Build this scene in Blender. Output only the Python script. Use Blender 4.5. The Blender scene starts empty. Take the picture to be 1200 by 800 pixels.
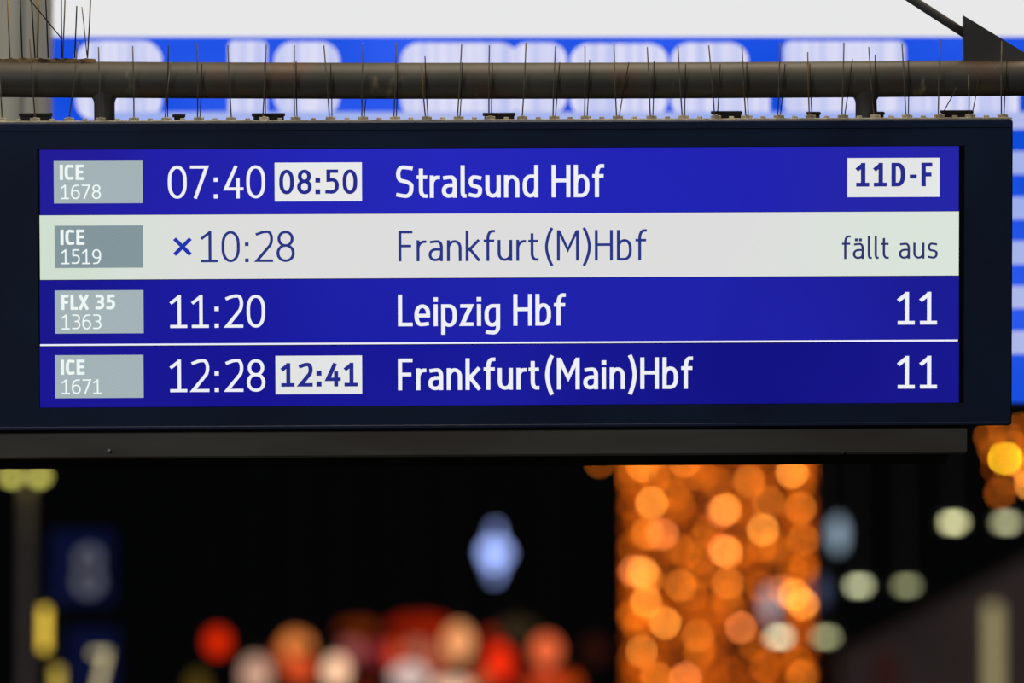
import bpy, math, random
from mathutils import Vector, Matrix
random.seed(7)
sc = bpy.context.scene
COL = sc.collection

# ------------------------------------------------------------------ camera, world, light, exposure
ELEV = math.radians(4.0)
CAM = Vector((0, 0, 1.9))
FWD = Vector((0, math.cos(ELEV), math.sin(ELEV)))
UP = Vector((0, -math.sin(ELEV), math.cos(ELEV)))
RIGHT = Vector((1, 0, 0))
cam_data = bpy.data.cameras.new('camera')
cam = bpy.data.objects.new('camera', cam_data)
COL.objects.link(cam)
cam.location = CAM
cam.rotation_euler = (math.pi / 2 + ELEV, 0, 0)
cam_data.lens = 200
cam_data.sensor_width = 36
cam_data.clip_end = 400
cam_data.dof.use_dof = True
cam_data.dof.focus_distance = 10.01
cam_data.dof.aperture_fstop = 2.4
cam_data.dof.aperture_blades = 0
sc.camera = cam

world = bpy.data.worlds.new('world')
sc.world = world
world.use_nodes = True
world.node_tree.nodes['Background'].inputs[0].default_value = (0.55, 0.6, 0.7, 1)
world.node_tree.nodes['Background'].inputs[1].default_value = 0.0022

sc.view_settings.view_transform = 'Standard'
sc.view_settings.look = 'None'
sc.view_settings.gamma = 1
sc.view_settings.use_curve_mapping = False
sc.view_settings.exposure = 0
sc.cycles.use_adaptive_sampling = False
sc.cycles.sample_clamp_indirect = 2
sc.cycles.max_bounces = 5
sc.cycles.caustics_reflective = False
sc.cycles.caustics_refractive = False


def area_light(name, loc, target, sx, sy, power, colour):
    d = bpy.data.lights.new(name, 'AREA')
    d.shape = 'RECTANGLE'
    d.size, d.size_y, d.energy, d.color = sx, sy, power, colour
    o = bpy.data.objects.new(name, d)
    COL.objects.link(o)
    o.location = loc
    o.rotation_euler = (Vector(target) - Vector(loc)).to_track_quat('-Z', 'Y').to_euler()
    return o


# platform roof lamp above the sign, then an added frontal fill behind the camera
area_light('platform_roof_lamp', (0.3, 9.85, 6.2), (0, 10.1, 2.7), 3.5, 0.5, 110, (1.0, 0.84, 0.62))
area_light('front_fill_light', (-5, -2.0, 6.5), (0, 10.1, 2.7), 4.0, 2.0, 330, (0.86, 0.93, 1.0))


# ------------------------------------------------------------------ helpers
def P(px, py, Z):
    """world point seen at photo pixel px, py at depth Z metres"""
    k = 0.00015 * Z
    return CAM + FWD * Z + RIGHT * ((px - 600) * k) + UP * ((400 - py) * k)


def lin(c):
    r = []
    for v in c:
        v /= 255.0
        r.append(v / 12.92 if v <= 0.04045 else ((v + 0.055) / 1.055) ** 2.4)
    return r


def new_mat(name):
    m = bpy.data.materials.new(name)
    m.use_nodes = True
    return m, m.node_tree, m.node_tree.nodes['Principled BSDF']


def emit(name, rgb, strength=1.0, sample=False):
    m = bpy.data.materials.new(name)
    m.use_nodes = True
    nt = m.node_tree
    nt.nodes.clear()
    e = nt.nodes.new('ShaderNodeEmission')
    o = nt.nodes.new('ShaderNodeOutputMaterial')
    e.inputs[0].default_value = (*lin(rgb), 1)
    e.inputs[1].default_value = strength
    nt.links.new(e.outputs[0], o.inputs[0])
    if not sample:
        m.cycles.emission_sampling = 'NONE'
    return m


def emit_noise(name, rgb1, rgb2, scale=(1, 1, 1), nscale=3.0, detail=1.0, lo=0.35, hi=0.65, strength=1.0):
    """screen-like emission whose tone varies softly, as an uneven backlight does"""
    m = emit(name, rgb1, strength)
    nt = m.node_tree
    e = nt.nodes['Emission']
    tc = nt.nodes.new('ShaderNodeTexCoord')
    mp = nt.nodes.new('ShaderNodeMapping')
    mp.inputs['Scale'].default_value = scale
    n = nt.nodes.new('ShaderNodeTexNoise')
    n.inputs['Scale'].default_value = nscale
    n.inputs['Detail'].default_value = detail
    r = nt.nodes.new('ShaderNodeValToRGB')
    r.color_ramp.elements[0].position = lo
    r.color_ramp.elements[1].position = hi
    r.color_ramp.elements[0].color = (*lin(rgb1), 1)
    r.color_ramp.elements[1].color = (*lin(rgb2), 1)
    nt.links.new(tc.outputs['Object'], mp.inputs[0])
    nt.links.new(mp.outputs[0], n.inputs['Vector'])
    nt.links.new(n.outputs[0], r.inputs[0])
    nt.links.new(r.outputs[0], e.inputs[0])
    return m


def surf(name, rgb1, rgb2=None, rough=0.6, metal=0.0, nscale=20, bump=0.0, detail=4, scale=(1, 1, 1), lo=0.35, hi=0.65, spec=0.5):
    m, nt, b = new_mat(name)
    b.inputs['Roughness'].default_value = rough
    b.inputs['Metallic'].default_value = metal
    b.inputs['Specular IOR Level'].default_value = spec
    b.inputs['Base Color'].default_value = (*lin(rgb1), 1)
    if rgb2:
        tc = nt.nodes.new('ShaderNodeTexCoord')
        mp = nt.nodes.new('ShaderNodeMapping')
        mp.inputs['Scale'].default_value = scale
        n = nt.nodes.new('ShaderNodeTexNoise')
        n.inputs['Scale'].default_value = nscale
        n.inputs['Detail'].default_value = detail
        r = nt.nodes.new('ShaderNodeValToRGB')
        r.color_ramp.elements[0].position = lo
        r.color_ramp.elements[1].position = hi
        r.color_ramp.elements[0].color = (*lin(rgb1), 1)
        r.color_ramp.elements[1].color = (*lin(rgb2), 1)
        nt.links.new(tc.outputs['Object'], mp.inputs[0])
        nt.links.new(mp.outputs[0], n.inputs['Vector'])
        nt.links.new(n.outputs[0], r.inputs[0])
        nt.links.new(r.outputs[0], b.inputs['Base Color'])
        if bump:
            bn = nt.nodes.new('ShaderNodeBump')
            bn.inputs['Strength'].default_value = bump
            bn.inputs['Distance'].default_value = 0.002
            nt.links.new(n.outputs[0], bn.inputs['Height'])
            nt.links.new(bn.outputs[0], b.inputs['Normal'])
    return m


def mesh_obj(name, verts, faces, mat, parent=None, smooth=False):
    me = bpy.data.meshes.new(name)
    me.from_pydata([tuple(v) for v in verts], [], faces)
    me.materials.append(mat)
    if smooth:
        for p in me.polygons:
            p.use_smooth = True
    me.update()
    o = bpy.data.objects.new(name, me)
    COL.objects.link(o)
    if parent:
        o.parent = parent
    return o


def tag(o, label=None, cat=None, group=None, kind=None):
    if label: o['label'] = label
    if cat: o['category'] = cat
    if group: o['group'] = group
    if kind: o['kind'] = kind
    return o


def empty(name, loc, label, cat, group=None, mat=None):
    o = bpy.data.objects.new(name, None)
    COL.objects.link(o)
    if mat is not None:
        o.matrix_world = mat
    else:
        o.location = loc
    o.empty_display_size = 0.1
    return tag(o, label, cat, group)


def box_geo(x0, x1, y0, y1, z0, z1, bev=0.0):
    if bev <= 0:
        v = [(x, y, z) for x in (x0, x1) for y in (y0, y1) for z in (z0, z1)]
        f = [(0, 1, 3, 2), (4, 6, 7, 5), (0, 4, 5, 1), (2, 3, 7, 6), (0, 2, 6, 4), (1, 5, 7, 3)]
        return v, f
    # chamfered box: front/back rectangles pulled in
    b = bev
    v, f = [], []
    rings = [(y0, b), (y0 + b, 0), (y1 - b, 0), (y1, b)]
    for (y, i) in rings:
        pts = []
        for cx, cz, sx, sz in ((x0 + i, z0 + i, 1, 1), (x1 - i, z0 + i, -1, 1), (x1 - i, z1 - i, -1, -1), (x0 + i, z1 - i, 1, -1)):
            c = [(cx + sx * b, cz), (cx, cz + sz * b)]
            m = (cx + sx * b * .3, cz + sz * b * .3)
            if (sx > 0) == (sz > 0):
                pts += [c[1], m, c[0]]
            else:
                pts += [c[0], m, c[1]]
        v += [(p[0], y, p[1]) for p in pts]
    n = 12
    for r in range(3):
        for k in range(n):
            a, c = r * n + k, r * n + (k + 1) % n
            f.append((a, c, c + n, a + n))
    f.append(tuple(range(n - 1, -1, -1)))
    f.append(tuple(range(3 * n, 4 * n)))
    return v, f


def merge(parts):
    V, F = [], []
    for v, f in parts:
        o = len(V)
        V += list(v)
        F += [tuple(i + o for i in t) for t in f]
    return V, F


def tube_geo(pts, r, n=8, r1=None):
    pts = [Vector(p) for p in pts]
    V, F = [], []
    m = len(pts)
    ref = None
    for i, p in enumerate(pts):
        d = (pts[min(i + 1, m - 1)] - pts[max(i - 1, 0)]).normalized()
        if ref is None:
            ref = Vector((0, 1, 0)) if abs(d.y) < .9 else Vector((1, 0, 0))
        a = d.cross(ref).normalized()
        b = d.cross(a).normalized()
        rr = r if r1 is None else r + (r1 - r) * i / (m - 1)
        for k in range(n):
            t = 2 * math.pi * k / n
            V.append(p + a * (rr * math.cos(t)) + b * (rr * math.sin(t)))
    for i in range(m - 1):
        for k in range(n):
            a, b2 = i * n + k, i * n + (k + 1) % n
            F.append((a, b2, b2 + n, a + n))
    F.append(tuple(range(n - 1, -1, -1)))
    F.append(tuple(range((m - 1) * n, m * n)))
    return V, F


def sphere_geo(c, rx, ry=None, rz=None, seg=12, rings=8):
    ry = rx if ry is None else ry
    rz = rx if rz is None else rz
    V, F = [(c[0], c[1], c[2] + rz)], []
    for i in range(1, rings):
        t = math.pi * i / rings
        for k in range(seg):
            a = 2 * math.pi * k / seg
            V.append((c[0] + rx * math.sin(t) * math.cos(a), c[1] + ry * math.sin(t) * math.sin(a), c[2] + rz * math.cos(t)))
    V.append((c[0], c[1], c[2] - rz))
    for k in range(seg):
        F.append((0, 1 + k, 1 + (k + 1) % seg))
    for i in range(rings - 2):
        for k in range(seg):
            a, b = 1 + i * seg + k, 1 + i * seg + (k + 1) % seg
            F.append((a, a + seg, b + seg, b))
    last = len(V) - 1
    s = 1 + (rings - 2) * seg
    for k in range(seg):
        F.append((last, s + (k + 1) % seg, s + k))
    return V, F


# ------------------------------------------------------------------ the display's own frame of reference
PX = 0.0015
tl, tr, bl = P(46.6, 175.4, 9.97), P(1124.0, 171.1, 10.025), P(48.3, 477.5, 10.004)
ux = (tr - tl).normalized()
dn = (bl - tl)
uy = ux.cross(dn).normalized()          # away from or towards the viewer
if uy.y < 0:
    uy = -uy
uz = ux.cross(uy).normalized()
if uz.z < 0:
    uz = -uz
SM = Matrix((ux, uy, uz)).transposed().to_4x4()
SM.translation = tl
SMI = SM.inverted()


def S(px, py, w=0.0):
    """photo pixel -> local display coordinates, on the plane w metres behind the screen face"""
    q = P(px, py, 10.0)
    a = SMI @ CAM
    b = SMI @ q
    t = (w - a.y) / (b.y - a.y)
    return a + (b - a) * t


def SW(px, py, w=0.0):
    return SM @ S(px, py, w)


# ------------------------------------------------------------------ stroke lettering
def corner_path(pts, closed=False):
    """pts: (x, y) sharp or (x, y, cin, cout) rounded corner; returns polyline"""
    out = []
    n = len(pts)
    pts = [list(p) for p in pts]
    for i in range(n if closed else n - 1):
        a, b = pts[i], pts[(i + 1) % n]
        L = math.hypot(a[0] - b[0], a[1] - b[1])
        ao = a[3] if len(a) > 2 and (closed or i > 0) else 0
        bi = b[2] if len(b) > 2 and (closed or i + 1 < n - 1) else 0
        if ao + bi > L * .999:
            k = L * .999 / (ao + bi)
            if len(a) > 2: a[3] *= k
            if len(b) > 2: b[2] *= k
    for i, p in enumerate(pts):
        x, y = p[0], p[1]
        if len(p) == 2 or (not closed and i in (0, n - 1)):
            out.append((x, y, len(p) == 2))
            continue
        cin, cout = p[2], p[3]
        a, b = pts[i - 1], pts[(i + 1) % n]
        da = Vector((a[0] - x, a[1] - y)); db = Vector((b[0] - x, b[1] - y))
        s = Vector((x, y)) + da.normalized() * min(cin, da.length)
        e = Vector((x, y)) + db.normalized() * min(cout, db.length)
        c = Vector((x, y))
        c1 = s + (c - s) * .58
        c2 = e + (c - e) * .58
        for k in range(9):
            t = k / 8
            q = s * (1 - t) ** 3 + c1 * 3 * t * (1 - t) ** 2 + c2 * 3 * t * t * (1 - t) + e * t ** 3
            out.append((q.x, q.y, False))
    res = []
    for q in out:
        if not res or math.hypot(q[0] - res[-1][0], q[1] - res[-1][1]) > 1e-5:
            res.append(q)
    if closed and math.hypot(res[0][0] - res[-1][0], res[0][1] - res[-1][1]) < 1e-5:
        res.pop()
    return res


def stroke_geo(poly, wx, wy, closed, y, cap0=True, cap1=True):
    pts = [Vector((p[0], p[1])) for p in poly]
    n = len(pts)
    if not closed:
        d = (pts[0] - pts[1]).normalized(); 
        if cap0: pts[0] = pts[0] + Vector((d.x * wx / 2, d.y * wy / 2))
        d = (pts[-1] - pts[-2]).normalized()
        if cap1: pts[-1] = pts[-1] + Vector((d.x * wx / 2, d.y * wy / 2))
    V, F = [], []
    for i in range(n):
        if closed:
            a, b = pts[i - 1], pts[(i + 1) % n]
        else:
            a, b = pts[max(i - 1, 0)], pts[min(i + 1, n - 1)]
        d1 = (pts[i] - a); d2 = (b - pts[i])
        if d1.length < 1e-9: d1 = d2
        if d2.length < 1e-9: d2 = d1
        d1.normalize(); d2.normalize()
        n1 = Vector((-d1.y, d1.x)); n2 = Vector((-d2.y, d2.x))
        m = n1 + n2
        if m.length < .3:
            m = n1
        m.normalize()
        k = min(1 / max(m.dot(n1), .3), 2.2)
        off = Vector((m.x * wx / 2 * k, m.y * wy / 2 * k))
        V.append((pts[i].x + off.x, y, pts[i].y + off.y))
        V.append((pts[i].x - off.x, y, pts[i].y - off.y))
    for i in range(n if closed else n - 1):
        a, b = 2 * i, 2 * ((i + 1) % n)
        F.append((a, a + 1, b + 1, b))
    return V, F


# glyph: (width, ink_bottom, ink_top, strokes); skeleton units u 0..1 across, v 0..1 up the ink box
# stroke = (points, closed); rounded points carry corner lengths as fractions (of width, of height)
C = 'closed'
XH = .69
def R(u, v, a=.5, b=.38):
    return (u, v, a, b)
G = {
 '0': (.60, 0, 1, [([('v', 0, 0, .42, .5), ('h', 1, 0, .5, .42), ('v', 1, 1, .42, .5), ('h', 0, 1, .5, .42)], C)]),
 '1': (.55, 0, 1, [([(0, .80), (.55, 1)], 5), ([(.55, 0), (.55, 1)], 0), ([(0, 0), (1, 0)], 0)]),
 '2': (.58, 0, 1, [([(.02, .93), ('h', .5, 1.02, .2, .2), ('h', 1, 1, .42, .36), ('v', 1, .60, .25, .2), (0, 0), (1, 0)], 0)]),
 '3': (.56, 0, 1, [([(.04, 1), ('h', .96, 1, .45, .25), ('v', .96, .54, .25, .45), (.35, .54)], 0), ([(.35, .54), ('h', 1, .54, .5, .27), ('v', 1, 0, .27, .6), (.0, .03)], 0)]),
 '4': (.62, 0, 1, [([(.60, .985), (0, .27), (1, .27)], 0), ([(.76, .58), (.76, 0)], 0)]),
 '5': (.56, 0, 1, [([(.92, 1), (.12, 1), (.12, .58), ('h', 1, .62, .55, .28), ('v', 1, 0, .3, .6), (0, .03)], 0)]),
 '6': (.60, 0, 1, [([(.88, 1), ('h', 0, .98, .55, .55), ('v', 0, 0, .35, .5), ('h', 1, 0, .5, .3), ('v', 1, .60, .3, .5), ('h', .03, .60, .5, .2), (0, .34)], 0)]),
 '7': (.58, 0, 1, [([(0, 1), (1, 1), (.26, 0)], 0)]),
 '8': (.60, 0, 1, [([('v', .07, .53, .24, .45), ('h', .93, .53, .45, .24), ('v', .93, 1, .24, .45), ('h', .07, 1, .45, .24)], C), ([('v', 0, 0, .27, .5), ('h', 1, 0, .5, .27), ('v', 1, .53, .27, .5), ('h', 0, .53, .5, .27)], C)]),
 '9': (.60, 0, 1, [([(.12, 0), ('h', 1, .02, .55, .55), ('v', 1, 1, .35, .5), ('h', 0, 1, .5, .3), ('v', 0, .40, .3, .5), ('h', .97, .40, .5, .2), (1, .66)], 0)]),
 'A': (.6, 0, 1, []),
 'C': (.50, 0, 1, [([(1, .97), ('h', .6, 1, .2, .2), ('h', 0, 1, .6, .42), ('v', 0, 0, .42, .6), ('h', .6, 0, .2, .2), (1, .03)], 0)]),
 'D': (.58, 0, 1, [([(0, 0), (0, 1), ('h', 1, 1, .55, .42), ('v', 1, 0, .42, .55)], C)]),
 'E': (.46, 0, 1, [([(1, 1), (0, 1), (0, 0), (1, 0)], 0), ([(0, .52), (.88, .52)], 0)]),
 'F': (.46, 0, 1, [([(1, 1), (0, 1), (0, 0)], 0), ([(0, .50), (.88, .50)], 0)]),
 'H': (.59, 0, 1, [([(0, 0), (0, 1)], 0), ([(1, 0), (1, 1)], 0), ([(0, .52), (1, .52)], 0)]),
 'I': (.13, 0, 1, [([(.5, 0), (.5, 1)], 0)]),
 'L': (.46, 0, 1, [([(0, 1), (0, 0), (1, 0)], 0)]),
 'M': (.72, 0, 1, [([(0, 0), (0, 1)], 0), ([(1, 0), (1, 1)], 0), ([(.04, 1), (.5, .34), (.96, 1)], 3)]),
 'S': (.54, 0, 1, [([(.95, .97), ('h', .62, 1, .2, .2), ('h', 0, 1, .5, .27), ('v', .0, .56, .22, .25), ('v', 1, .46, .25, .22), ('v', 1, 0, .25, .55), ('h', .4, 0, .2, .2), (.0, .04)], 0)]),
 'X': (.60, 0, 1, [([(0, 0), (1, 1)], 1), ([(0, 1), (1, 0)], 1)]),
 'a': (.47, 0, XH, [([(.12, .97), ('h', .4, 1, .2, .2), ('h', 1, 1, .4, .32), (1, 0)], 0), ([(1, .57), ('h', .0, .57, .55, .28), ('v', 0, 0, .28, .45), ('h', .94, 0, .5, .22), (1, .36)], 3)]),
 'b': (.49, 0, 1, [([(0, 1), (0, 0), ('h', 1, 0, .5, .28), ('v', 1, .67, .28, .5), ('h', .06, .67, .5, .22), (0, .40)], 5)]),
 'd': (.49, 0, 1, [([(1, 1), (1, 0)], 0), ([(1, .27), ('v', .94, 0, .22, .5), ('h', 0, 0, .5, .28), ('v', 0, .67, .28, .5), (1, .67)], 3)]),
 'e': (.49, 0, XH, [([(.9, .03), ('h', .6, 0, .2, .2), ('h', 0, 0, .55, .45), ('v', 0, 1, .45, .5), ('h', 1, 1, .5, .38), (1, .48), (0, .48)], 5)]),
 'f': (.36, 0, 1.02, [([(.30, 0), ('v', .30, 1, .28, .55), (1, 1)], 0), ([(-.05, .66), (.92, .66)], 0)]),
 'g': (.49, -.27, XH, [([(.1, .02), ('h', .4, 0, .2, .1), ('h', 1, 0, .5, .22), (1, 1), ('h', 0, 1, .55, .28), ('v', 0, .29, .28, .5), ('h', .94, .29, .5, .2), (1, .5)], 5)]),
 'i': (.14, 0, XH, [([(.5, 0), (.5, 1)], 0), ([(.5, 1.36), (.5, 1.40)], 0)]),
 'k': (.47, 0, 1, [([(0, 0), (0, 1)], 0), ([(.95, .68), (.22, .36)], 1), ([(.22, .40), (1, 0)], 1)]),
 'l': (.20, 0, 1, [([(.2, 1), ('v', .2, 0, .17, .6), (1, 0)], 0)]),
 'n': (.48, 0, XH, [([(0, 0), (0, 1)], 0), ([(0, .62), ('v', .06, 1, .34, .5), ('h', 1, 1, .5, .36), (1, 0)], 4)]),
 'p': (.49, -.27, XH, [([(0, 0), (0, 1), ('h', 1, 1, .5, .28), ('v', 1, .29, .28, .5), ('h', .06, .29, .5, .2), (0, .5)], 5)]),
 'r': (.32, 0, XH, [([(0, 0), (0, 1)], 0), ([(0, .6), ('v', .08, .99, .36, .85), (1, .99)], 4)]),
 's': (.42, 0, XH, [([(.93, .96), ('h', .6, 1, .2, .2), ('h', 0, 1, .5, .27), ('v', .0, .56, .2, .25), ('v', 1, .46, .25, .2), ('v', 1, 0, .25, .55), ('h', .4, 0, .2, .2), (.0, .05)], 0)]),
 't': (.34, 0, .90, [([(.32, 1), ('v', .32, 0, .25, .55), (1, .0)], 0), ([(0, .74), (.95, .74)], 0)]),
 'u': (.48, 0, XH, [([(0, 1), ('v', 0, 0, .36, .5), ('h', .94, 0, .5, .3), (1, .38)], 5), ([(1, 1), (1, 0)], 0)]),
 'z': (.42, 0, XH, [([(.02, 1), (.95, 1), (.02, 0), (1, 0)], 0)]),
 ':': (.14, 0, 1, [([(.5, .02), (.5, .04)], 0), ([(.5, .58), (.5, .60)], 0)]),
 '-': (.30, 0, 1, [([(0, .40), (1, .40)], 1)]),
 '(': (.26, -.17, 1.08, [([(1, 1), ('q', 0, .74, 9, 9), ('q', 0, .26, 9, 9), (1, 0)], 0)]),
 ')': (.26, -.17, 1.08, [([(0, 1), ('q', 1, .74, 9, 9), ('q', 1, .26, 9, 9), (0, 0)], 0)]),
 '*': (.53, 0, .53, [([(0, 0), (1, 1)], 0), ([(0, 1), (1, 0)], 0)]),
 ' ': (.25, 0, 1, []),
}
G['ä'] = (G['a'][0], 0, XH, G['a'][3] + [([(.26, 1.30), (.26, 1.33)], 0), ([(.74, 1.30), (.74, 1.33)], 0)])


def glyph_geo(ch, x, H, wpx, y, base, sx):
    W, y0, y1, strokes = G[ch]
    W *= H * sx
    h = wpx * .88
    ox, oy = x + wpx / 2, base + y0 * H + h / 2
    iw, ih = W - wpx, (y1 - y0) * H - h
    if ch in 'Iil:' or iw < 0:
        if ch in 'Ii:':
            ox, iw = x + W / 2, 0
    out = []
    for pts, mode in strokes:
        closed = mode == C
        q = []
        for p in pts:
            if len(p) == 2:
                u, v = p
                q.append((ox + u * iw, oy + v * ih))
            else:
                kind, u, v, a, b = p
                if kind == 'q':
                    cin, cout = ih * .5, ih * .5
                elif kind == 'v':   # arrives vertically, leaves horizontally
                    cin, cout = a * ih, b * iw
                else:
                    cin, cout = a * iw, b * ih
                q.append((ox + u * iw, oy + v * ih, max(cin, 1e-6), max(cout, 1e-6)))
        if ch == ':' or (ch in 'iä' and pts[0][1] > 1.1):
            c = q[0]
            r = wpx * .56
            if ch == 'ä': r = wpx * .62
            cy = c[1]
            if ch == ':':
                r = wpx * .62
                cy = c[1] if pts[0][1] > .5 else base + r
            out.append(([(c[0] - r, y, cy - r), (c[0] + r, y, cy - r), (c[0] + r, y, cy + r), (c[0] - r, y, cy + r)], [(0, 1, 2, 3)]))
            continue
        poly = corner_path(q, closed)
        out.append(stroke_geo(poly, wpx, h, closed, y, cap0=mode not in (3, 4), cap1=mode not in (2, 3, 5)))
    return out


TRACK = {':': .10}


def text_part(name, s, x0, x1, ytop, ybase, wpx, mat, parent, w=-0.0012, gap=.105, tab=None, extra=0.0):
    """write s on the screen between photo pixels x0..x1 with cap height ytop..ybase"""
    a = S(x0, ybase, w); b = S(x1, ybase, w); t = S(x0, ytop, w)
    H = t.z - a.z
    width = b.x - a.x
    wgt = wpx * PX
    # natural advances
    pos, x = [], 0.0
    for i, ch in enumerate(s):
        if tab and ch.isdigit():
            W = G[ch][0]
            off = (tab - W) / 2
            if i == 0: off = 0
            pos.append(x + off if i else 0)
            x = x + tab if i else W + (tab - W) / 2
            last = pos[-1] + W
        elif tab and ch == ':':
            pos.append(x + .11)
            x += .40
            last = x
        else:
            pos.append(x)
            last = x + G[ch][0]
            x = last + (gap if ch != ' ' else gap * .6)
            nx = s[i + 1] if i + 1 < len(s) else ''
            if ch in 'lft' and nx and nx not in '()': x -= gap * .35
            if nx == '(': x += gap * .6
            if ch == 'r' or ch == 'L': x -= gap * .45
    sx = width / (last * H)
    parts = []
    for ch, p in zip(s, pos):
        parts += glyph_geo(ch, a.x + p * H * sx, H, wgt, a.y, a.z, sx)
    v, f = merge(parts)
    return mesh_obj(name, v, f, mat, parent)


def rect_part(name, x0, x1, y0, y1, mat, parent, w=-0.0006, thick=0.0004):
    a, b = S(x0, y1, w), S(x1, y0, w)
    v, f = box_geo(a.x, b.x, w, w + thick, a.z, b.z)
    return mesh_obj(name, v, f, mat, parent)


# ------------------------------------------------------------------ materials
M = {}
M['bezel'] = surf('bezel_black_glass', (48, 60, 90), (40, 50, 76), rough=.42, nscale=4, spec=.2)
M['housing'] = surf('housing_black', (18, 20, 26), (12, 13, 17), rough=.45, nscale=12)
M['mask'] = surf('screen_edge_black', (8, 7, 7), (6, 6, 7), rough=.5, spec=.2)
M['tray'] = surf('cable_tray_grey', (112, 106, 94), (96, 84, 72), rough=.6, nscale=4, scale=(.6, 1, 3), bump=.1)
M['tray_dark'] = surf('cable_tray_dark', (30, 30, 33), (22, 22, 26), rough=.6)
M['pipe'] = surf('weathered_steel_pipe', (98, 94, 84), (82, 79, 72), rough=.55, nscale=9, bump=.25, detail=8, scale=(1, 1, 1))
M['steel'] = surf('dark_painted_steel', (102, 100, 98), (86, 82, 78), rough=.55, nscale=14, bump=.15)
M['wire'] = surf('spike_wire_steel', (150, 140, 120), (112, 105, 92), rough=.4, metal=.15, nscale=60)
M['brass_wire'] = surf('spike_wire_tarnished', (190, 150, 96), (150, 118, 76), rough=.45, metal=.4, nscale=60)
M['dark_wire'] = surf('spike_wire_dark', (44, 42, 40), (30, 29, 28), rough=.5, metal=.3, nscale=60)
M['clip'] = surf('spike_base_plastic', (238, 226, 200), (186, 172, 146), rough=.6, nscale=40)
M['rust'] = surf('dirt_crusted_strip', (178, 146, 100), (70, 52, 38), rough=.9, nscale=60, bump=.6)
M['black_plastic'] = surf('black_plastic', (34, 32, 30), (24, 23, 22), rough=.6)
M['screw'] = surf('bright_screw', (235, 235, 228), (200, 200, 195), rough=.3)

# rust blotches and pale droppings along the pipe
def pipe_details(m):
    nt = m.node_tree
    b = nt.nodes['Principled BSDF']
    old = b.inputs['Base Color'].links[0].from_socket
    tc = nt.nodes.new('ShaderNodeTexCoord')
    def layer(prev, rgb, nscale, lo, hi, mapscale):
        mp = nt.nodes.new('ShaderNodeMapping'); mp.inputs['Scale'].default_value = mapscale
        n = nt.nodes.new('ShaderNodeTexNoise'); n.inputs['Scale'].default_value = nscale; n.inputs['Detail'].default_value = 5
        r = nt.nodes.new('ShaderNodeValToRGB')
        r.color_ramp.elements[0].position, r.color_ramp.elements[1].position = lo, hi
        mx = nt.nodes.new('ShaderNodeMix'); mx.data_type = 'RGBA'
        nt.links.new(tc.outputs['Object'], mp.inputs[0]); nt.links.new(mp.outputs[0], n.inputs['Vector'])
        nt.links.new(n.outputs[0], r.inputs[0]); nt.links.new(r.outputs[0], mx.inputs[0])
        nt.links.new(prev, mx.inputs[6]); mx.inputs[7].default_value = (*lin(rgb), 1)
        return mx.outputs[2]
    s = layer(old, (112, 76, 50), 11, .54, .76, (1, 1, 1))
    s = layer(s, (160, 142, 112), 22, .66, .76, (1.4, 1, .7))
    nt.links.new(s, b.inputs['Base Color'])
pipe_details(M['pipe'])

# ------------------------------------------------------------------ setting
floor_mat = surf('platform_concrete', (70, 68, 66), (50, 49, 48), rough=.7, nscale=3, bump=.2)
v, f = box_geo(-30, 30, -6, 70, -.3, 0)
tag(mesh_obj('floor', v, f, floor_mat), kind='structure')

v, f = box_geo(-30, 30, 9.9, 70, 7.5, 7.7)
tag(mesh_obj('ceiling', v, f, surf('hall_ceiling_dark', (30, 30, 32), (22, 22, 24), rough=.8, nscale=2)), kind='structure')

# ------------------------------------------------------------------ the departure display
disp = empty('departure_display', None, 'long black departure display with four lit rows of train times', 'display', mat=SM)
HX0, HX1, HT, HB = -17, 1187, 140.6, 503.5
a, b = S(HX0, 505.5, -.006), S(1187.2, 139.4, -.006)
v, f = box_geo(a.x, b.x, .006, .11, a.z + .002, b.z - .001, .005)
mesh_obj('housing', v, f, M['housing'], disp)
sa, sb = S(47.0, 477.4), S(1123.7, 171.2)
# front frame: a ring of four bars with a bevelled outer edge
def ring_geo(x0, x1, z0, z1, ix0, ix1, iz0, iz1, yf, yb, bev, cr, n=5):
    def loop(x0, x1, z0, z1, r):
        pts = []
        for cx, cz, a0 in ((x1 - r, z1 - r, 0), (x0 + r, z1 - r, 90), (x0 + r, z0 + r, 180), (x1 - r, z0 + r, 270)):
            for k in range(n):
                t = math.radians(a0 + 90 * k / (n - 1))
                pts.append((cx + r * math.cos(t), cz + r * math.sin(t)))
        return pts
    loops = [(loop(x0, x1, z0, z1, cr), yb), (loop(x0, x1, z0, z1, cr), yf + bev),
             (loop(x0 + bev, x1 - bev, z0 + bev, z1 - bev, cr), yf),
             (loop(ix0, ix1, iz0, iz1, .0004), yf), (loop(ix0, ix1, iz0, iz1, .0004), yf + .004)]
    V, F = [], []
    m = 4 * n
    for pts, y in loops:
        V += [(p[0], y, p[1]) for p in pts]
    for L in range(4):
        for k in range(m):
            A, B = L * m + k, L * m + (k + 1) % m
            F.append((A, B, B + m, A + m))
    return V, F
v, f = ring_geo(a.x, b.x, a.z, b.z, sa.x - .001, sb.x + .010, sa.z - .001, sb.z + .001, -.004, .03, .0022, .006)
mesh_obj('bezel', v, f, M['bezel'], disp)
v, f = box_geo(sa.x - .004, sb.x + .014, .0004, .005, sa.z - .004, sb.z + .004)
mesh_obj('backing_panel', v, f, M['mask'], disp)
# lower lip with its fine highlight
v, f = merge([box_geo(a.x + .002, b.x - .004, -.0065, -.003, a.z + .0015, a.z + .0075, .0012)])
mesh_obj('bottom_lip', v, f, M['bezel'], disp)
v, f = box_geo(a.x + .002, b.x - .004, -.0048, -.003, b.z - .0155, b.z - .0145)
mesh_obj('top_seam', v, f, M['mask'], disp)

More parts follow.
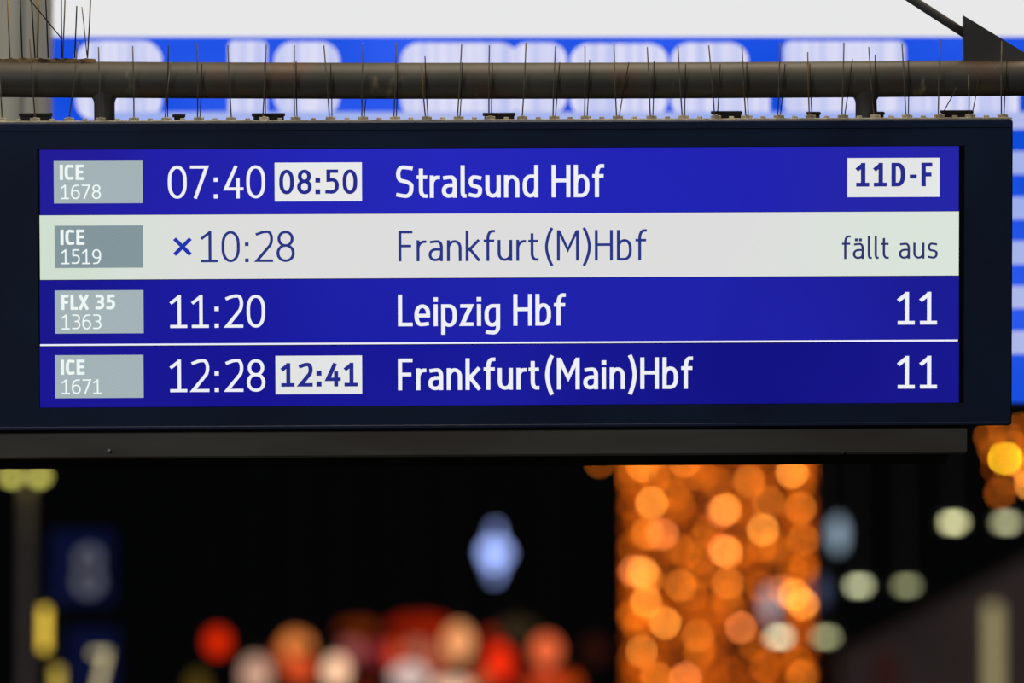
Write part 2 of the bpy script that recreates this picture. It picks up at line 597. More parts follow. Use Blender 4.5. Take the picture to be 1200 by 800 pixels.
def backlit(name, stops):
    """screen colour with the slow sideways unevenness of its edge-lit backlight; stops: (0..1 across the screen, rgb)"""
    m = emit(name, stops[0][1])
    nt = m.node_tree
    e = nt.nodes['Emission']
    tc = nt.nodes.new('ShaderNodeTexCoord'); sp = nt.nodes.new('ShaderNodeSeparateXYZ')
    mt = nt.nodes.new('ShaderNodeMath'); mt.operation = 'DIVIDE'; mt.inputs[1].default_value = 1.615
    n = nt.nodes.new('ShaderNodeTexNoise'); n.inputs['Scale'].default_value = 3.5; n.inputs['Detail'].default_value = 1
    ad = nt.nodes.new('ShaderNodeMath'); ad.operation = 'MULTIPLY_ADD'; ad.inputs[1].default_value = .3; 
    sb_ = nt.nodes.new('ShaderNodeMath'); sb_.operation = 'SUBTRACT'; sb_.inputs[1].default_value = .15
    r = nt.nodes.new('ShaderNodeValToRGB')
    el = r.color_ramp.elements
    while len(el) < len(stops): el.new(.5)
    for q, (p_, c_) in zip(el, stops):
        q.position = p_; q.color = (*lin(c_), 1)
    nt.links.new(tc.outputs['Object'], sp.inputs[0]); nt.links.new(sp.outputs[0], mt.inputs[0])
    nt.links.new(tc.outputs['Object'], n.inputs['Vector'])
    nt.links.new(n.outputs[0], ad.inputs[0]); nt.links.new(mt.outputs[0], ad.inputs[2]); nt.links.new(ad.outputs[0], sb_.inputs[0])
    nt.links.new(sb_.outputs[0], r.inputs[0]); nt.links.new(r.outputs[0], e.inputs[0])
    return m
M['blue1'] = backlit('screen_blue_first_row', [(0, (35, 28, 146)), (.12, (34, 32, 166)), (.42, (37, 40, 186)), (.7, (33, 35, 178)), (1, (37, 38, 166))])
M['blue3'] = backlit('screen_blue_third_row', [(0, (26, 24, 140)), (.2, (27, 28, 158)), (.5, (32, 36, 172)), (.75, (32, 34, 168)), (1, (28, 28, 148))])
M['blue4'] = backlit('screen_blue_fourth_row', [(0, (28, 24, 148)), (.2, (23, 22, 144)), (.5, (26, 28, 154)), (.8, (20, 19, 132)), (1, (26, 24, 142))])
M['pale'] = backlit('screen_pale_row', [(0, (206, 222, 206)), (.1, (216, 224, 216)), (.25, (222, 221, 221)), (.75, (221, 221, 221)), (1, (218, 228, 218))])
M['box_white'] = emit_noise('screen_white_box', (226, 228, 228), (234, 234, 234), nscale=3)
M['white_ink'] = emit('screen_white_lettering', (238, 240, 246))
M['line'] = emit('screen_white_line', (235, 238, 255))
M['navy_ink'] = emit('screen_navy_lettering', (38, 44, 140))
M['navy_light'] = emit('screen_thin_navy_lettering', (40, 54, 132))
M['cross_ink'] = emit('screen_cross_blue', (34, 52, 176))
M['grey_ink'] = emit('screen_slate_lettering', (44, 54, 108))
M['tag_ink'] = emit('screen_tag_lettering', (238, 246, 244))

def tag_mat(name, c1, c2):
    m = emit(name, c1)
    nt = m.node_tree
    e = nt.nodes['Emission']
    tc = nt.nodes.new('ShaderNodeTexCoord')
    mp = nt.nodes.new('ShaderNodeMapping'); mp.inputs['Rotation'].default_value = (0, math.radians(45), 0)
    wv = nt.nodes.new('ShaderNodeTexWave'); wv.bands_direction = 'X'; wv.inputs['Scale'].default_value = 105
    mx = nt.nodes.new('ShaderNodeMix'); mx.data_type = 'RGBA'
    mx.inputs[6].default_value = (*lin(c1), 1); mx.inputs[7].default_value = (*lin(c2), 1)
    nt.links.new(tc.outputs['Object'], mp.inputs[0]); nt.links.new(mp.outputs[0], wv.inputs['Vector'])
    nt.links.new(wv.outputs['Fac'], mx.inputs[0]); nt.links.new(mx.outputs[2], e.inputs[0])
    return m
M['tag'] = tag_mat('screen_grey_tag', (152, 168, 172), (174, 188, 192))
M['tag_dark'] = tag_mat('screen_dark_grey_tag', (122, 142, 148), (140, 158, 164))

TILT = -4.3 / 1077
def yl(y, x): return y + (x - 47) * TILT

def screen_row(label, yt, yb, mat):
    A, B = S(47.0, yb), S(1123.7, yl(yt, 1123.7))
    v, f = box_geo(A.x, B.x, -.0002, .0008, A.z, B.z)
    o = mesh_obj('display_row', v, f, mat, disp)
    o['label'] = label
    return o

def train_tag(row, x0, y0, x1, y1, l1, l2, a1, a2, mat):
    rect_part('train_tag', x0, x1, y0, y1, mat, row)
    text_part('tag_lettering', l1, a1[0], a1[1], a1[2], a1[3], 3.7, M['tag_ink'], row, gap=.12)
    text_part('tag_number', l2, a2[0], a2[1], a2[2], a2[3], 1.95, M['tag_ink'], row, tab=.70)

r1 = screen_row('first blue row reading 07:40 Stralsund Hbf', 175.6, 252.0, M['blue1'])
train_tag(r1, 63.3, 187.3, 167, 238.3, 'ICE', '1678', (70.6, 98.2, 193, 210.8), (71.3, 118.3, 216.3, 233.3), M['tag'])
text_part('time_lettering', '07:40', 196.8, 310.8, 194.2, 232.7, 4.0, M['white_ink'], r1, tab=.70)
rect_part('delay_box', 322, 424, 190.2, 236, M['box_white'], r1)
text_part('delay_lettering', '08:50', 327.3, 418.7, 198.8, 227.6, 4.6, M['navy_ink'], r1, tab=.73)
text_part('destination_lettering', 'Stralsund Hbf', 464.3, 708, 194.0, 231.8, 4.8, M['white_ink'], r1)
rect_part('platform_box', 993, 1101.2, 184.8, 230.9, M['box_white'], r1)
text_part('platform_lettering', '11D-F', 1003.3, 1092.5, 190.9, 218.6, 5.3, M['navy_ink'], r1, gap=.19)

r2 = screen_row('white row reading 10:28 Frankfurt, marked as cancelled', 251.9, 327.8, M['pale'])
train_tag(r2, 64.3, 264, 167.3, 314, 'ICE', '1519', (71.4, 99, 269, 287), (71.8, 118.5, 292, 309.5), M['tag_dark'])
text_part('cross_mark', '*', 203.8, 224, 299 - 20 / .53, 299, 4.8, M['cross_ink'], r2)
text_part('time_lettering', '10:28', 235.5, 345.5, 270.7, 307.3, 3.5, M['navy_light'], r2, tab=.70)
text_part('destination_lettering', 'Frankfurt(M)Hbf', 467, 758, 270.4, 306.2, 3.5, M['navy_light'], r2, gap=.13)
text_part('notice_lettering', 'fällt aus', 987, 1098.8, 276.3, 303.4, 2.8, M['grey_ink'], r2, gap=.14)

r3 = screen_row('third row in blue reading 11:20 Leipzig Hbf', 327.7, 403.2, M['blue3'])
train_tag(r3, 64.5, 339.8, 168, 390.8, 'FLX 35', '1363', (71.8, 135, 345.3, 363), (72.3, 118.9, 368.4, 386), M['tag'])
text_part('time_lettering', '11:20', 199.5, 310.8, 345.7, 384.2, 4.0, M['white_ink'], r3, tab=.70)
text_part('destination_lettering', 'Leipzig Hbf', 466.5, 663, 345.2, 382.2, 4.8, M['white_ink'], r3)
text_part('platform_lettering', '11', 1052, 1098, 342, 380.2, 4.9, M['white_ink'], r3, tab=.72)

A, B = S(47.0, 405.2, 0), S(1122.5, 398.4, 0)
ln = S(47, 404.2).z
v, f = box_geo(A.x, B.x, -.0003, .0008, ln - .0016, ln + .0016)
mesh_obj('separator_line', v, f, M['line'], disp)

r4 = screen_row('bottom blue row reading 12:28 Frankfurt(Main)Hbf', 405.0, 477.4, M['blue4'])
train_tag(r4, 64.7, 415.6, 168, 466.5, 'ICE', '1671', (72, 99.3, 421.3, 439), (72.3, 119, 444.4, 461.7), M['tag'])
text_part('time_lettering', '12:28', 199.5, 311, 421.3, 459.4, 4.0, M['white_ink'], r4, tab=.70)
rect_part('delay_box', 323, 424.2, 416.3, 461.9, M['box_white'], r4)
text_part('delay_lettering', '12:41', 329.5, 419.3, 425.3, 453.1, 4.9, M['navy_ink'], r4, tab=.73)
text_part('destination_lettering', 'Frankfurt(Main)Hbf', 466.5, 812, 420.1, 457.2, 4.8, M['white_ink'], r4, gap=.115)
text_part('platform_lettering', '11', 1052, 1098, 417, 455.2, 4.9, M['white_ink'], r4, tab=.72)

# cable tray below the display: upright front, then a slope running back underneath
ta, tb = S(-17, 547.5, .06), S(1131.5, 505, .03)
zt, zm, zb = S(0, 503, .03).z, S(0, 535.6, .008).z, S(0, 549.5, .06).z
def prism(x0, x1, prof, inset_bottom=0.0):
    V = [(x0, y, z) for y, z in prof] + [(x1 - (inset_bottom if i in (2, 3) else 0), y, z) for i, (y, z) in enumerate(prof)]
    n = len(prof)
    F = [tuple(range(n)), tuple(range(2 * n - 1, n - 1, -1))]
    F += [(i, i + n, (i + 1) % n + n, (i + 1) % n) for i in range(n)]
    return V, F
v, f = prism(ta.x, tb.x, [(.008, zt), (.008, zm), (.012, zm - .004), (.095, zm - .004), (.095, zt)], .004)
mesh_obj('cable_tray', v, f, M['tray'], disp)
v, f = prism(ta.x, tb.x - .03, [(.014, zm - .0035), (.060, zb), (.090, zb), (.090, zm - .0035)])
mesh_obj('tray_underside', v, f, M['tray_dark'], disp)
for px, py in ((128, 528), (988, 530)):
    c = S(px, py, .006)
    v, f = merge([tube_geo([(c.x, .009, c.z), (c.x, .0042, c.z)], .0034, 10), tube_geo([(c.x, .0042, c.z), (c.x, .0025, c.z)], .0018, 8)])
    mesh_obj('screw', v, f, M['screw'] if px < 500 else M['tray'], disp, True)
# black fixing blocks along the top edge
for x0, x1, hh in ((22, 61, 8.5), (202, 217, 7), (295, 334, 8), (566, 604, 8), (834, 870, 9.5), (946, 962, 8.5), (1023, 1037, 8.5), (1103, 1141, 10)):
    yb = 141.5 - (x0 * .0018)
    A, B = S(x0, yb + 1, .03), S(x1, yb - hh, .03)
    v, f = merge([box_geo(A.x, B.x, .030, .055, B.z - .005, B.z, .001), box_geo(A.x + .003, B.x - .002, .032, .053, b.z - .006, B.z - .004)])
    mesh_obj('fixing_block', v, f, M['black_plastic'], disp)

# ------------------------------------------------------------------ bird spikes on the display
TOPY = lambda x: 141.6 - (2.4 * max(0, x - 500) / 680) - (0.0 if x > 200 else .6)
spk = empty('bird_spike_strip', None, 'long pale strip of wire bird spikes fixed along the display top', 'bird spikes', mat=SM)
zs = b.z
v, f = box_geo(a.x + .004, S(1185, 139, .02).x, .006, .028, zs - .0006, zs + .0022, .0006)
mesh_obj('spike_base', v, f, M['clip'], spk)
spikes = [(2.5, [(-1, 90)]), (41, [(35, 46)]), (81, [(91, 49)]), (118, [(115.5, 55)]), (157, [(155.5, 54)]), (195, [(200, 73), (197.5, 53)]),
 (233, [(231, 50), (236.5, 75)]), (271, [(267, 53)]), (309.5, [(312, 52), (310, 73)]), (346.5, [(345, 53), (347, 72)]), (387.5, [(379.5, 53), (387.5, 75)]),
 (425.5, [(425.5, 50), (429, 115)]), (463, [(464.5, 50), (466, 75)]), (500, [(493.5, 74), (498, 66)]), (537.5, [(541, 52), (542, 73)]),
 (574.5, [(573.5, 53), (577, 74)]), (612, [(616.5, 50)]), (649.5, [(651, 54), (656, 73)]), (686.5, [(685.5, 54), (691, 70)]), (724, [(719.5, 52), (737, 73)]),
 (763.5, [(758.5, 55), (766.5, 72)]), (801, [(794.5, 54), (803.5, 75)]), (839, [(830.5, 53), (844, 75)]), (875.5, [(869.5, 54), (875, 74)]),
 (912.8, [(914, 50), (920, 75)]), (950, [(946.5, 61), (949, 75)]), (988, [(989, 50), (999, 69)]), (1026, [(1018, 55), (1025.5, 64)]),
 (1063, [(1057, 51), (1064.5, 70)]), (1101, [(1102, 46), (1122, 102)]), (1137, [(1135, 88), (1147, 91)]), (1175, [(1174, 48), (1180, 72)])]
for i, (bx, tips) in enumerate(spikes):
    c = S(bx, 140, .017)
    v, f = merge([box_geo(c.x - .0088, c.x + .0088, .010, .024, zs + .001, zs + .0076, .0009),
                  box_geo(c.x - .003, c.x + .003, .009, .025, zs + .001, zs + .0086, .0006)])
    mesh_obj('spike_clip', v, f, M['clip'], spk)
    if i < len(spikes) - 1:
        nx = (bx + spikes[i + 1][0]) / 2
        c2 = S(nx, 140, .017)
        v, f = box_geo(c2.x - .0042, c2.x + .0042, .011, .023, zs + .001, zs + .0060, .0007)
        mesh_obj('base_lug', v, f, M['clip'], spk)
    for k, (tx, ty) in enumerate(tips):
        # first wire leans forward, second back
        wt = .002 if k == 0 else .015
        wb = .013 if k == 0 else .018
        p0 = S(bx - 1.5 * (1 if k == 0 else -1) * (len(tips) > 1), 137.5, wb)
        p1 = S(tx, ty, wt)
        mid = p0.lerp(p1, .45) + Vector(((-1) ** i * .0006 + (.0012 if bx == 81 else 0), 0, 0))
        v, f = tube_geo([p0, mid, p1], .00118 if k == 0 else .00095, 6)
        gold = bx in (500, 950) and k == 0
        m = M['brass_wire'] if gold else (M['wire'] if k == 0 else M['dark_wire'])
        mesh_obj('spike_wire', v, f, m, spk, True)

# ------------------------------------------------------------------ carrier frame: pipe, posts, gusset, strut
fr = empty('support_frame', None, 'dark weathered steel pipe frame carrying the display from above', 'support frame', mat=SM)
PW = .055
pts = []
for k in range(31):
    px = -120 + k * 50
    t = (px - 560) / 600
    cy = 94.8 - 2.9 * t * t - (0.4 * t)
    pts.append(S(px, cy, PW))
R_PIPE = 21.3 * PX
v, f = tube_geo(pts, R_PIPE, 40)
mesh_obj('pipe', v, f, M['pipe'], fr, True)
for cx in (122.5, 1014.5):
    top = S(cx, 95, PW); c = S(cx, 140, PW)
    rr = 12.2 * PX
    prof = [(zs - .002, rr), (zs + .006, rr), (S(cx, 121, PW).z, rr), (S(cx, 117, PW).z, rr * 1.08), (S(cx, 113, PW).z, rr * 1.28), (S(cx, 105, PW).z, rr * 1.35)]
    V, F = [], []
    n = 28
    for z, r in prof:
        for k in range(n):
            t = 2 * math.pi * k / n
            V.append((c.x + r * math.cos(t), PW + min(r, R_PIPE) * math.sin(t), z))
    for i in range(len(prof) - 1):
        for k in range(n):
            A_, B_ = i * n + k, i * n + (k + 1) % n
            F.append((A_, B_, B_ + n, A_ + n))
    mesh_obj('post', V, F, M['steel'], fr, True)
# gusset plate
g = [S(1128.5, 18, PW), S(1215, 70.5, PW), S(1215, 96, PW), S(1128.5, 96, PW)]
V = [(p.x, PW - .0085, p.z) for p in g] + [(p.x, PW + .0085, p.z) for p in g]
mesh_obj('gusset_plate', V, [(3, 2, 1, 0), (4, 5, 6, 7), (0, 1, 5, 4), (1, 2, 6, 5), (2, 3, 7, 6), (3, 0, 4, 7)], M['steel'], fr)
q0, q1 = S(900, -110, PW), S(1137, 43.5, PW)
v, f = tube_geo([q0.lerp(q1, k / 8) for k in range(9)], 5.2 * PX, 24)
mesh_obj('diagonal_strut', v, f, M['steel'], fr, True)

# bird spikes on the pipe, top left
ps = empty('bird_spike_strip', None, 'rusty strip of tall bird spikes on top of the pipe end', 'bird spikes', mat=SM)
n = 40
V, F = [], []
L0, L1 = S(-40, 69, PW), S(112, 69, PW)
for i in range(n + 1):
    t = i / n
    x = L0.x + (L1.x - L0.x) * t
    hz = random.uniform(.0, .0034) if i not in (0, n) else 0
    zb_ = S(-40 + 152 * t, 71.2, PW).z
    for dy, dz in ((-.012, -.003), (-.011, .0028 + hz), (.011, .0028 + hz * .6), (.012, -.003)):
        V.append((x, PW + dy, zb_ + dz))
for i in range(n):
    for k in range(4):
        F.append((i * 4 + k, i * 4 + (k + 1) % 4, (i + 1) * 4 + (k + 1) % 4, (i + 1) * 4 + k))
F += [(3, 2, 1, 0), (n * 4, n * 4 + 1, n * 4 + 2, n * 4 + 3)]
mesh_obj('spike_base', V, F, M['rust'], ps)
for (bx, by, tx, ty, w, m, r) in (
    (11.5, 68, 8.5, -8, PW, 'brass_wire', .0013), (26, 68, 23.5, -8, PW - .01, 'dark_wire', .0012), (41, 68, 36.5, -8, PW - .01, 'dark_wire', .0012),
    (43.5, 68, 45.5, -8, PW + .02, 'brass_wire', .0016), (56.5, 68, 53.2, -8, PW, 'dark_wire', .0012), (72.5, 68, 71.8, -8, PW - .01, 'dark_wire', .0012),
    (73.5, 68, 76.5, -8, PW + .03, 'wire', .0012), (87.5, 68, 90, 7, PW - .01, 'dark_wire', .0012), (102.5, 68, 106.5, -8, PW - .01, 'wire', .0013),
    (102, 66, 96, 8, PW + .02, 'wire', .0009), (73, 46, 24, -14, PW - .03, 'dark_wire', .0011),):
    v, f = tube_geo([S(bx, by, w), S((bx + tx) / 2 + random.uniform(-.4, .4), (by + ty) / 2, w), S(tx, ty, w)], r, 6)
    mesh_obj('spike_wire', v, f, M[m], ps, True)

# ------------------------------------------------------------------ big lit board behind
ZB = 11.75
def plane_xy(px, py, Z, off=0.0):
    """point on the upright plane that stands Z metres from the camera"""
    q = P(px, py, 10)
    d = q - CAM
    yy = Z + off
    return CAM + d * (yy / d.y)

def slab(name, x0, x1, y0, y1, Z, depth, mat, parent, off=0.0, round_px=0, seg=8, origin=None):
    A, B = plane_xy(x0, y1, Z, off), plane_xy(x1, y0, Z, off)
    o = origin or Vector((0, 0, 0))
    if not round_px:
        v, f = box_geo(A.x - o.x, B.x - o.x, A.y - o.y, A.y + depth - o.y, A.z - o.z, B.z - o.z)
    else:
        r = round_px * .00015 * Z
        r = min(r, (B.x - A.x) / 2 - 1e-4, (B.z - A.z) / 2 - 1e-4)
        pts = []
        for cx, cz, a0 in ((B.x - r, B.z - r, 0), (A.x + r, B.z - r, 90), (A.x + r, A.z + r, 180), (B.x - r, A.z + r, 270)):
            for k in range(seg):
                t = math.radians(a0 + 90 * k / (seg - 1))
                pts.append((cx + r * math.cos(t) - o.x, cz + r * math.sin(t) - o.z))
        n = len(pts)
        v = [(p[0], A.y - o.y, p[1]) for p in pts] + [(p[0], A.y + depth - o.y, p[1]) for p in pts]
        f = [tuple(range(n)), tuple(range(2 * n - 1, n - 1, -1))] + [(i, i + n, (i + 1) % n + n, (i + 1) % n) for i in range(n)]
    return mesh_obj(name, v, f, mat, parent)

M['board_white'] = emit('board_white', (232, 232, 233), sample=True)
M['board_blue'] = emit_noise('board_blue', (14, 76, 220), (46, 92, 240), nscale=2.5) 
M['board_stripe'] = emit_noise('board_pale_stripe', (150, 172, 238), (178, 186, 232), nscale=3)
def rib_mat(name, c1, c2, dens):
    m = emit(name, c1)
    nt = m.node_tree; e = nt.nodes['Emission']
    tc = nt.nodes.new('ShaderNodeTexCoord')
    mp = nt.nodes.new('ShaderNodeMapping'); mp.inputs['Scale'].default_value = (1, .02, .02)
    n = nt.nodes.new('ShaderNodeTexNoise'); n.inputs['Scale'].default_value = dens; n.inputs['Detail'].default_value = 1
    r = nt.nodes.new('ShaderNodeValToRGB')
    r.color_ramp.elements[0].position, r.color_ramp.elements[1].position = .35, .62
    r.color_ramp.elements[0].color = (*lin(c1), 1); r.color_ramp.elements[1].color = (*lin(c2), 1)
    nt.links.new(tc.outputs['Object'], mp.inputs[0]); nt.links.new(mp.outputs[0], n.inputs['Vector'])
    nt.links.new(n.outputs[0], r.inputs[0]); nt.links.new(r.outputs[0], e.inputs[0])
    return m
M['board_text'] = rib_mat('board_text_field', (190, 197, 240), (222, 222, 246), 55)
M['board_case'] = surf('board_case_grey', (60, 62, 66), (50, 52, 56), rough=.5)

bo = plane_xy(640, 472, ZB)
board = empty('departure_board', bo, 'huge blurred blue and white departure board behind the pipe', 'display')
slab('board_case', 54, 1420, -150, 476, ZB, .18, M['board_case'], board, off=.012, origin=bo)
slab('header_panel', 56, 1420, -148, 42.5, ZB, .01, M['board_white'], board, off=0, origin=bo)
slab('blue_panel', 56, 1420, 43.2, 471, ZB, .01, M['board_blue'], board, off=.002, origin=bo)
for hx in (300, 900, 1350):
    hp = plane_xy(hx, -148, ZB, .1) - bo
    v, f = tube_geo([hp, (hp.x, hp.y, 7.5 - bo.z)], .02, 8)
    mesh_obj('hanger_rod', v, f, M['board_case'], board)
for y0, y1 in ((131, 151), (177, 204), (230.5, 256.5), (282.5, 309.5), (335, 361), (387.5, 414.5)):
    slab('pale_stripe', 128 if y0 == 131 else 60, 1416, y0, y1, ZB, .006, M['board_stripe'], board, off=-.012 if y0 == 131 else -.003, origin=bo)
for x0, x1, y0, y1, r in ((88, 190, 47.5, 141, 24), (267, 313, 47.5, 141, 7), (321, 398, 49, 136, 22), (469, 608, 50, 138, 22), (598, 664, 50, 134, 20),
                          (668, 783, 51, 137, 22), (786, 877, 50, 138, 22), (918, 1061, 48, 132, 9), (1052, 1194, 88, 138, 9), (868, 902, 92, 138, 9)):
    slab('text_field', x0, x1, y0, y1, ZB, .004, M['board_text'], board, off=-.008 - (.002 if x0 in (598, 1052, 868) else 0), round_px=r, origin=bo)

# grey steel post left of the board
M['post'] = surf('grey_post_paint', (206, 206, 196), (150, 152, 146), rough=.5, nscale=1.2, scale=(14, 1, .35), lo=.3, hi=.7)
A, B = plane_xy(-60, 330, 11.55), plane_xy(54.5, -160, 11.55)
po = Vector(((A.x + B.x) / 2, 11.55, A.z))
pr = empty('steel_post', po, 'grey steel post with flanges at the left end of the big board', 'post')
w2 = (B.x - A.x) / 2
hz = 7.5 - A.z
v, f = merge([box_geo(-w2, w2, 0, .03, 0, hz, .003), box_geo(-w2 * .15, w2 * .15, .03, .16, 0, hz), box_geo(-w2, w2, .16, .19, 0, hz, .003)])
mesh_obj('flanged_column', v, f, M['post'], pr)
v, f = box_geo(w2 * .55, w2 * .78, -.022, 0, 0, hz, .003)
mesh_obj('conduit', v, f, M['post'], pr)

# ------------------------------------------------------------------ strings of lights wound on a column
ZC = 32.0
KC = .00015 * ZC
BR = 3.2 * KC        # bulb radius
DISC = 38.0
COV = (2 * 3.2 / DISC) ** 2
def bulb_mat(name, rgb, k=1.0):
    return emit(name, rgb, k / COV)
BM = [bulb_mat('bulb_brightest', (255, 158, 62), .60), bulb_mat('bulb_bright', (250, 138, 44), .36), bulb_mat('bulb_medium', (244, 122, 26), .17),
      bulb_mat('bulb_dim', (235, 104, 14), .075), bulb_mat('bulb_pinkish', (255, 140, 74), .42), bulb_mat('bulb_yellow', (255, 205, 30), 1.6)]
dim_mat = bulb_mat('bulb_faint', (232, 100, 14), .04)
cable_mat = surf('cable_dark', (28, 24, 20), (20, 18, 16), rough=.7)
col_mat = surf('column_plaster', (120, 96, 74), (96, 76, 60), rough=.8, nscale=6)
cx = (725 + 957) / 2
cpos = plane_xy(cx, 400, ZC)
RC = (957 - 725) / 2 * KC - 13 * KC
column = empty('lit_column', Vector((cpos.x, ZC, 0)), 'round column wound with hundreds of orange fairy lights beneath the display', 'light column')
V, F = tube_geo([(0, 0, 0), (0, 0, 7.5)], RC * .86, 32)
mesh_obj('column_core', V, F, col_mat, column, True)
base_v, base_f = sphere_geo((0, 0, 0), BR, seg=8, rings=6)
protos = []
for m in BM:
    me = bpy.data.meshes.new('bulb'); me.from_pydata(base_v, [], base_f); me.materials.append(m); me.update()
    protos.append(me)
def col_point(px, py):
    q = plane_xy(px, py, ZC)
    x = max(-RC * .995, min(RC * .995, q.x - cpos.x))
    return Vector((x, -math.sqrt(max(RC * RC - x * x, 0)), q.z))
known = [(753, 549, 0), (741, 591, 2), (762, 592, 0), (788, 584, 2), (757, 627, 1), (774, 628, 4), (847, 601, 0), (841, 604, 4), (874, 567, 1), (925, 556, 0),
 (897, 592, 1), (890, 624, 0), (936, 597, 1), (939, 633, 1), (827, 625, 2), (820, 637, 2), (848, 650, 0), (844, 648, 4), (743, 670, 4), (752, 672, 0), (758, 680, 1),
 (795, 688, 1), (849, 686, 1), (756, 706, 0), (777, 731, 0), (851, 714, 2), (864, 737, 4), (815, 747, 1), (912, 694, 4), (928, 698, 0), (939, 708, 0), (752, 764, 0),
 (801, 795, 4), (893, 782, 2), (936, 792, 1), (799, 545, 1), (806, 560, 2), (938, 545, 2), (864, 600, 2), (888, 690, 2), (925, 670, 2), (800, 651, 2), (742, 640, 2),
 (748, 735, 2), (768, 795, 1), (880, 757, 2), (905, 640, 2), (782, 560, 2), (735, 560, 2), (815, 770, 2), (812, 675, 3), (700, 540, 2)]
def add_bulb(parent, p, k):
    o = bpy.data.objects.new('bulb', protos[k])
    COL.objects.link(o)
    o.parent = parent
    o.location = p
    return o
for px, py, k in known[:-1]:
    add_bulb(column, col_point(px, py), k)
rnd = random.Random(3)
for i in range(190):
    u = rnd.uniform(-1, 1)
    px = cx + math.sin(u * 1.5) * 103
    py = rnd.uniform(520, 850)
    add_bulb(column, col_point(px, py), rnd.choice([2, 3, 3, 3, 3, 3]))
parts = []
for i in range(420):
    u = rnd.uniform(-1, 1)
    c = col_point(cx + math.sin(u * 1.55) * 104, rnd.uniform(470, 900))
    parts.append(sphere_geo(c, BR, seg=6, rings=4))
v, f = merge(parts)
tag(mesh_obj('faint_bulbs', v, f, dim_mat, column), kind='stuff')
# the wires the bulbs sit on: one winding spiral each way
for sgn in (1, -1):
    pts = []
    for i in range(420):
        t = i / 419
        a_ = sgn * t * 2 * math.pi * 14
        pts.append((RC * .93 * math.cos(a_), RC * .93 * math.sin(a_), .3 + t * 6.1))
    v, f = tube_geo(pts, .008, 5)
    mesh_obj('wire', v, f, cable_mat, column)

# lone bulb string left of the column
lb = plane_xy(703, 541, ZC)
lone = empty('hanging_bulb', lb, 'single orange bulb hanging just left of the lit column top', 'light')
add_bulb(lone, (0, 0, 0), 2)
v, f = tube_geo([(0, 0, BR), (0, 0, 7.52 - lb.z)], .01, 6)
mesh_obj('cord', v, f, cable_mat, lone)

# garland at the right, half behind the display
gp = plane_xy(1185, 480, ZC)
gar = empty('light_garland', gp, 'orange string lights with one yellow bulb at the lower right display corner', 'string lights')
gl = [(1160, 512, 2), (1178, 512, 2), (1186, 523, 2), (1165, 528, 2), (1168, 548, 3), (1178, 537, 5), (1190, 540, 1), (1180, 562, 2), (1172, 578, 2), (1205, 552, 1), (1176, 500, 2), (1203, 530, 2), (1208, 568, 0), (1200, 502, 2), (1212, 515, 3)]
prev = Vector((0, 0, 7.52 - gp.z))
wire_pts = [prev]
for px, py, k in sorted(gl, key=lambda t: t[1]):
    q = plane_xy(px, py, ZC) - gp
    add_bulb(gar, q, k)
    wire_pts.append(q + Vector((0, .02, 0)))
v, f = tube_geo(wire_pts, .007, 5)
mesh_obj('cord', v, f, cable_mat, gar)

# ------------------------------------------------------------------ pale star of small lights
ZS = 34.0
so = plane_xy(580, 648, ZS)
star = empty('light_star', so, 'blurred bluish white star of small lights hanging in the dark', 'star')
ks = .00015 * ZS
srad = 3.6 * ks
star_mat = emit('star_light', (150, 170, 236), .105 / ((2 * 3.6 / 39) ** 2))
me = bpy.data.meshes.new('star_bulb'); sv, sf = sphere_geo((0, 0, 0), srad, seg=8, rings=6); me.from_pydata(sv, [], sf); me.materials.append(star_mat)
spots = [(0, 29), (0, 24), (1, -24), (-1, -28), (0, -14), (0, 14), (0, 0), (5, 3), (-5, 3), (3, -7), (-4, -6)]
for k in range(6):
    t = math.pi / 3 * k + .52
    spots.append((11 * math.cos(t), 11 * math.sin(t)))
spots += [(13, 0), (-13, 1), (0, 8), (-7, 10), (7, 10), (6, -15), (-6, -14)]
for x, y in spots:
    o = bpy.data.objects.new('star_bulb', me); COL.objects.link(o); o.parent = star; o.location = (x * ks, 0, y * ks)
arms = []
for x, y in ((0, 29), (1, -28), (13, 0), (-13, 1), (9.5, 5.5), (-9.5, 5.5), (9.5, -5.5), (-9.5, -5.5)):
    arms.append(tube_geo([(0, .04, 0), (x * ks, .04, y * ks)], .012, 5))
arms.append(tube_geo([(0, .04, 29 * ks), (0, .04, 7.52 - so.z)], .004, 5))
v, f = merge(arms)
mesh_obj('star_frame', v, f, cable_mat, star)

# ------------------------------------------------------------------ lamps at right, in pairs
ZL = 26.0
kl = .00015 * ZL
case_mat = surf('lamp_case_black', (22, 22, 22), (16, 16, 16), rough=.6)
def lamp(px, py, rgb, k, label, w=17, h=6, Z=ZL, group='platform ceiling lamps in pairs'):
    kk = .00015 * Z
    o = plane_xy(px, py, Z)
    e = empty('ceiling_lamp', o, label, 'lamp', group)
    m = emit('lamp_glow', rgb, k * 1.25)
    v, f = box_geo(-w / 2 * kk, w / 2 * kk, 0, .05, -h / 2 * kk, h / 2 * kk, .004)
    mesh_obj('diffuser', v, f, m, e)
    v, f = merge([box_geo(-w / 2 * kk - .02, w / 2 * kk + .02, .052, .1, -h / 2 * kk - .01, h / 2 * kk + .015), tube_geo([(0, .08, h / 2 * kk), (0, .08, 7.52 - o.z)], .006, 6)])
    mesh_obj('case', v, f, case_mat, e)
lamp(1118, 612, (205, 204, 152), 6.0, 'bright pale lamp, left of the upper right pair')
lamp(1180, 612, (190, 190, 146), 4.0, 'pale lamp at the right edge, right of the upper pair')
lamp(1007, 686, (198, 202, 158), 4.4, 'pale lamp in the middle pair, the one nearer the orange column')
lamp(1063, 686, (186, 190, 140), 2.2, 'dimmer lamp of the middle pair, the right one')
lamp(914, 746, (214, 206, 168), 5.6, 'pale lamp shining in front of the orange column')
